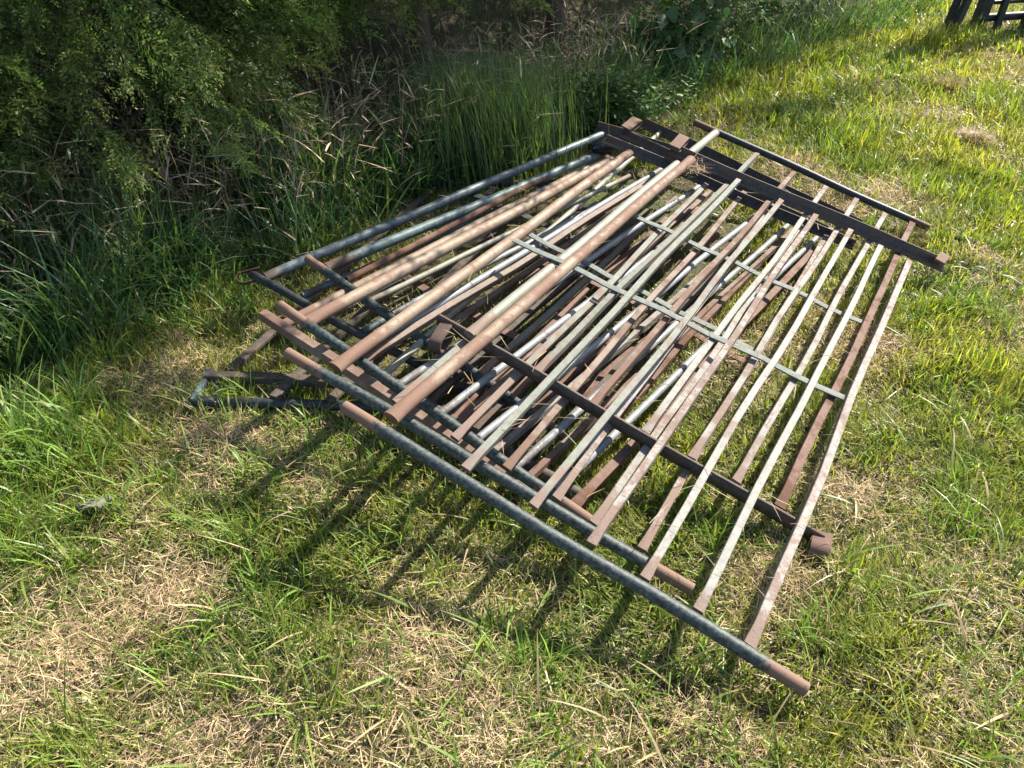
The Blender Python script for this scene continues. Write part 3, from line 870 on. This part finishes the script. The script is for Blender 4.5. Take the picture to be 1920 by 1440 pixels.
def conifer(u0, s0, rad, label, detail, seed, shade_bulge=0.0, top=3.2, z1=9.0, taper=0.0):  # unseen upper crown swollen to shade the lawn; taper lets sun reach lower tips
    g = np.random.default_rng(seed)
    base = hedge_pt(u0, s0); base[2] = float(gz(base[0], base[1])) - .02
    t = empty('conifer_tree', tuple(base), label, 'tree', 'dark conifers forming the hedge')
    k = 12; zz = np.linspace(0, top, k)
    pts = np.stack([base[0] + .03 * np.sin(zz * 2 + seed), base[1] + .03 * np.cos(zz * 1.7), base[2] + zz], 1)
    V, F, wr, uv = loft('trunk', pts, np.array([0, 1., 0]), np.linspace(.15, .03, k), np.linspace(.15, .03, k), 'round', None, 10)
    put('trunk', t, V, F, wr, uv, M['bark'], True)
    # limbs
    LV = []; LF = []; o = 0
    parts = []
    def rprof(z): return (rad * (0.78 + 0.3 * min(1, z / .9)) + (shade_bulge * max(0, min(1, (z - 1.35) / .4)) if z < z1 else 0)) * (1 - 0.5 * max(0, (z - 2.3) / 1.2)) * (1 - taper * max(0, min(1, (z - 1.05) / 1.2)))
    n_b = 700 if detail else 340
    for i in range(n_b):
        th = g.uniform(0, 2 * math.pi)
        dirh = np.array([math.cos(th), math.sin(th)])
        front = np.dot(dirh, HN) * .9 - np.dot(dirh, HD) * .25        # faces the grass / the camera
        z = g.uniform(0, 1) ** (1.35 if detail else 1.0) * (top - .3) + .35
        lobes = 0.80 + 0.16 * math.sin(th * 4 + seed) * math.sin(z * 5 + seed) + 0.12 * g.normal()
        shell = g.uniform(.55, 1.0) if g.random() < .45 else g.uniform(.88, 1.08)
        r = rprof(z) * lobes * shell
        x = base[0] + dirh[0] * r; y = base[1] + dirh[1] * r
        uu = hedge_u(x, y)
        if z < skirt(uu): continue
        fine = detail and front > -.1 and z < 1.4 and shell > .82; med = z < 1.7
        dr = np.array([dirh[0], dirh[1], g.normal(-.30, .28)]) + np.array([g.normal(0, .35), g.normal(0, .35), 0])
        p = np.array([x, y, base[2] + z]) - dr / np.linalg.norm(dr) * .25
        tint = np.clip(g.normal(1, .24), .5, 1.6) * np.array([1 + g.normal(0, .06), 1, 1])
        if fine:
            parts.append(place(FINE[g.integers(0, len(FINE))], p, dr, g.normal(0, .5), g.uniform(.75, 1.2), tint))
        elif med:
            parts.append(place(MED[g.integers(0, len(MED))], p, dr, g.normal(0, .6), g.uniform(.85, 1.3), tint))
        else:
            parts.append(place(COARSE[g.integers(0, len(COARSE))], p, dr, g.normal(0, .6), g.uniform(.9, 1.4), tint))
        if i % 5 == 0:
            q0 = np.array([base[0], base[1], base[2] + max(.25, z - .15)])
            mid = (q0 + p) / 2 + np.array([0, 0, .05])
            v, f, _, _ = loft('b', np.array([q0, mid, p]), np.array([0.3, .2, 1.]), np.array([.03, .018, .008]), np.array([.03, .018, .008]), 'round', None, 5, False)
            LV.append(v); LF.append(f + o); o += len(v)
    V, T, C = merge(parts)
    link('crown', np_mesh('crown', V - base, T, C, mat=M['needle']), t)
    link('branches', np_mesh('branches', np.concatenate(LV) - base, np.concatenate(LF), mat=M['bark']), t)

conifer(-1.9, -0.75, 1.05, 'dark conifer beyond the left edge of the picture', False, 3)
conifer(-0.35, -0.58, 1.05, 'bushy conifer at the far left with sunlit yellow-green tips', True, 4, 0, 3.0, 9, .35)
conifer(0.75, -0.58, 1.02, 'conifer with lowest drooping skirt above the pale reeds', True, 5, 0, 2.6, 9, .4)
conifer(1.75, -1.10, 0.98, 'conifer at upper left whose sprays end above the reeds', True, 6, 0, 2.3, 9, .35)
conifer(2.85, -0.85, 0.95, 'shaded conifer at the top behind the tall grass stand', True, 8, 1.2, 3.0, 2.85)
conifer(4.1, -0.80, 1.0, 'dark conifer behind the broad-leaved bush', False, 9, 1.0)
conifer(5.5, -0.72, 1.08, 'dark conifer at top centre right beyond the broad-leaved bush', False, 10, 1.1)
conifer(6.9, -0.72, 1.1, 'farthest dark conifer at the end of the hedge', False, 12, 1.1)

# ------------------------------------------------------------------ broad-leaved plants
def leaf_mesh(name, length, wid, mat, color, seed):
    g = np.random.default_rng(seed)
    k = 5; V = []; 
    for i in range(k + 1):
        f = i / k
        wv = wid * (math.sin(math.pi * min(1, f ** .62)) ** .8) * .5 if 0 < i < k else 0.0008
        z = -.18 * length * f * f
        for sg, dz in ((-1, .12), (0, 0), (1, .12)):
            V.append((length * f, sg * wv, z + dz * wv))
    F = []
    for i in range(k):
        for j in range(2):
            a = i * 3 + j
            F.append((a, a + 1, a + 4, a + 3))
    V = np.array(V); C = np.tile(np.asarray(color), (len(V), 1)) * g.uniform(.85, 1.15)
    return np_mesh(name, V, np.array(F), C, smooth=True, mat=mat)
LEAVES = [leaf_mesh('leaf', .085, .062, M['leaf'], c, i) for i, c in enumerate([(.11, .19, .07), (.14, .235, .08), (.09, .155, .07), (.17, .27, .085), (.15, .18, .13)])]

def stems_mesh(roots, tips, r=.003):
    LV = []; LF = []; o = 0
    for a, b in zip(roots, tips):
        mid = (a + b) / 2 + np.array([0, 0, .06])
        v, f, _, _ = loft('s', np.array([a, mid, b]), np.array([.3, .4, 1.]), np.array([r, r * .8, r * .5]), np.array([r, r * .8, r * .5]), 'round', None, 5, False)
        LV.append(v); LF.append(f + o); o += len(v)
    return np.concatenate(LV), np.concatenate(LF)

def broad_bush(name, u0, s0, ru, rs, hgt, label, n_leaf, seed, scale=1.0):
    g = np.random.default_rng(seed)
    base = hedge_pt(u0, s0); base[2] = float(gz(base[0], base[1]))
    t = empty(name, tuple(base), label, 'bush')
    roots = []; tips = []; small = []
    for i in range(46):
        a = hedge_pt(u0 + g.normal(0, ru * .35), s0 - abs(g.normal(0, .1))); a[2] = float(gz(a[0], a[1]))
        b = hedge_pt(u0 + g.uniform(-ru, ru), s0 + g.uniform(-.3, rs)); b[2] = base[2] + hgt * g.uniform(.2, 1.0)
        roots.append(a); tips.append(b)
    V, F = stems_mesh(roots, tips)
    link('stems', np_mesh('stems', V - base, F, np.tile([.07, .09, .035], (len(V), 1)), mat=M['leaf']), t)
    for i in range(n_leaf):
        k = g.integers(0, len(roots)); f = g.uniform(.35, 1.05)
        p = roots[k] * (1 - f) + tips[k] * f + np.array([0, 0, .06 * math.sin(math.pi * min(f, 1))]) + g.normal(0, .035, 3)
        o = link('leaf', LEAVES[g.integers(0, len(LEAVES))], t)
        o.location = p - base
        face = math.atan2(HN[1], HN[0])
        o.rotation_euler = (g.normal(0, .45), g.normal(.45, .45), face + g.normal(0, 1.0))
        q = scale * g.uniform(.55, 1.25); o.scale = (q, q, q)
    # many small inner leaves
    k = 2600
    a = np.array(roots)[g.integers(0, 46, k)]; b = np.array(tips)[g.integers(0, 46, k)]
    f = g.uniform(.1, 1, (k, 1)); Q = a * (1 - f) + b * f + g.normal(0, .05, (k, 3))
    Q[:, 2] = np.maximum(Q[:, 2], base[2] + .01)
    c = jitter((.085, .145, .055), k, .3)
    v, T, C = blades(Q, g.uniform(.03, .07, k) * scale, g.uniform(.014, .032, k) * scale, g.uniform(0, 6.28, k), g.uniform(.5, 1.6, k), g.uniform(.2, 1, k), c, c, 3)
    o = link('foliage', np_mesh('foliage', v - base, T, C, mat=M['leaf']), t); tag(o, kind='stuff')

broad_bush('ivy_bush', 4.7, 0.02, .50, .22, .66, 'broad-leaved bush with heart-shaped leaves hanging over the grass at the hedge', 280, 51, 1.2)
broad_bush('bramble_bush', 6.2, -0.15, .8, .25, .5, 'bramble at the top edge beyond the broad-leaved bush', 120, 52, .9)

def nettle():
    g = np.random.default_rng(61)
    base = at(1135, 262); base[1] += .10
    base[2] = float(gz(base[0], base[1]))
    t = empty('leafy_weed', tuple(base), 'low round clump of small-leaved dark weeds behind the far end of the pile', 'plant')
    roots = [base + np.array([g.normal(0, .14), g.normal(0, .1), 0]) for _ in range(60)]
    tips = [r + np.array([g.normal(0, .12), g.normal(0, .1), g.uniform(.18, .36)]) for r in roots]
    V, F = stems_mesh(roots, tips, .0025)
    link('stems', np_mesh('stems', V - base, F, np.tile([.06, .09, .03], (len(V), 1)), mat=M['leaf']), t)
    k = 5200
    i = g.integers(0, 60, k); f = g.uniform(.1, 1.08, (k, 1))
    Q = np.array(roots)[i] * (1 - f) + np.array(tips)[i] * f + g.normal(0, .03, (k, 3))
    c = jitter((.095, .165, .05), k, .28)
    v, T, C = blades(Q, g.uniform(.02, .045, k), g.uniform(.011, .022, k), g.uniform(0, 6.28, k), g.uniform(.4, 1.6, k), g.uniform(.1, 1, k), c, c, 3)
    o = link('foliage', np_mesh('foliage', v - base, T, C, mat=M['leaf']), t); tag(o, kind='stuff')
nettle()

# ------------------------------------------------------------------ small things on the grass
def hay_clump(px, py, r, hgt, label, seed):
    g = np.random.default_rng(seed)
    base = at(px, py); base[2] = float(gz(base[0], base[1]))
    k = 3000
    a = g.uniform(0, 6.28, k); rr = r * np.sqrt(g.random(k))
    z = hgt * (1 - (rr / r) ** 2) * g.uniform(.3, 1.0, k)
    P = np.stack([rr * np.cos(a), rr * np.sin(a) * .8, z], 1)
    c = jitter((0.44, 0.33, 0.19), k, .2); dk = g.random((k, 1)) < .25; c = np.where(dk, c * .5, c)
    v, T, C = blades(P, g.uniform(.03, .10, k), g.uniform(.002, .004, k), a + g.normal(0, .8, k), g.uniform(.9, 1.7, k), g.normal(.3, .5, k), c, c, 3, 1.2)
    v[:, 2] = np.maximum(v[:, 2], 0.0)
    o = link('hay_clump', np_mesh('hay_clump', v, T, C, mat=M['straw'])); o.location = base
    tag(o, label, 'hay')
hay_clump(1818, 275, .10, .075, 'dry hay clump with a dark side standing alone on the grass at right', 71)
hay_clump(1770, 162, .11, .035, 'flat hay clump at upper right below the standing hurdles', 72)
hay_clump(1692, 442, .09, .04, 'hay clump heaped against the far end pipe of the pile', 74)

def bark_piece():
    base = at(182, 955); base[2] = float(gz(base[0], base[1])) + .028
    g = np.random.default_rng(5)
    k, m = 9, 6
    V = []
    for lay in (0, 1):
        for i in range(k):
            for j in range(m):
                x = (i / (k - 1) - .5) * .075; y = (j / (m - 1) - .5) * .042
                edge = (abs(i - 4) / 4) ** 6 * .006
                V.append((x + g.normal(0, .0018), y + g.normal(0, .0018) + .2 * x, .010 * math.sin(x * 60) + .006 * (j % 2) - edge - lay * .007 + g.normal(0, .001)))
    F = []
    n = k * m
    for i in range(k - 1):
        for j in range(m - 1):
            a = i * m + j
            F += [(a, a + m, a + m + 1, a + 1), (n + a, n + a + 1, n + a + m + 1, n + a + m)]
    for i in range(k - 1):
        for j in (0, m - 1):
            a = i * m + j; F.append((a, a + m, n + a + m, n + a))
    for j in range(m - 1):
        for i in (0, k - 1):
            a = i * m + j; F.append((a, a + 1, n + a + 1, n + a))
    mt, t, b = nodes('grey_bark'); tc = N(t, 'ShaderNodeTexCoord')
    t.links.new(mixc(t, noise(t, tc.outputs['Object'], 90, 5), (.06, .05, .05), (.20, .175, .17)), b.inputs['Base Color']); b.inputs['Roughness'].default_value = .9
    o = link('bark_piece', np_mesh('bark_piece', np.array(V), np.array(F), mat=mt)); o.location = base; o.rotation_euler = (-.15, .05, -.3)
    tag(o, 'curled grey scrap of bark lying on the grass at the left', 'bark')
bark_piece()

# ------------------------------------------------------------------ standing hurdles at the upper right
def standing():
    def up_member(t, name, px, py, top_off, mat, w, kind='box'):
        a = at(px, py) - np.array([0, 0, .03]); b = a + np.array(top_off)
        return member(t, name, a, b, np.array([.3, -1., .1]), mat, kind, w, bend=.002)
    g0 = at(1792, 66)
    t = empty('leaning_hurdle', tuple(g0), 'dark hurdle on end at the upper right edge, leaning against the post', 'hurdle')
    up_member(t, 'rail', 1768, 62, (.22, .12, 1.25), M['black'], .05)
    up_member(t, 'rail', 1783, 66, (.24, .12, 1.25), M['black'], .055)
    for z in (.42, .75, 1.05):
        a = g0 + np.array([.02 + .18 * z, .1 * z, z]); member(t, 'bar', a, a + np.array([.42, .55, .05]), UP, M['black'], 'round', .035)
    p0 = at(1828, 56)
    p = empty('gate_post', tuple(p0), 'thick dark post standing in the grass at the upper right corner', 'post')
    member(p, 'shaft', p0 - UP * .1, p0 + np.array([.05, 0, 1.5]), np.array([0, -1., .02]), M['black'], 'box', .095, bend=.001)
    member(p, 'cap', p0 + np.array([.05, 0, 1.5]), p0 + np.array([.05, 0, 1.52]), np.array([0, -1., .02]), M['rust'], 'box', .11, bend=0)
    h0 = at(1878, 60)
    h2 = empty('standing_hurdle', tuple(h0), 'upright dark hurdle with several rails right of the post in the upper right corner', 'hurdle')
    for dx in (-.06, .17, .30, .75):
        q = h0 + np.array([dx, .02 * dx, -.03]); member(h2, 'upright', q, q + np.array([.02, .06, 1.35]), np.array([0, -1., .02]), M['black' if dx < .25 else 'galv'], 'box', .05, bend=.001)
    for z in (.10, .22, .30, .40, .52, .66, .82, 1.0, 1.2):
        q = h0 + np.array([-.24, .05, z]); member(h2, 'rail', q, q + np.array([1.5, .12, .06]), UP, M['black' if z < .9 else 'rail'], 'round', .036 if z > .15 else .07, bend=.002)
standing()
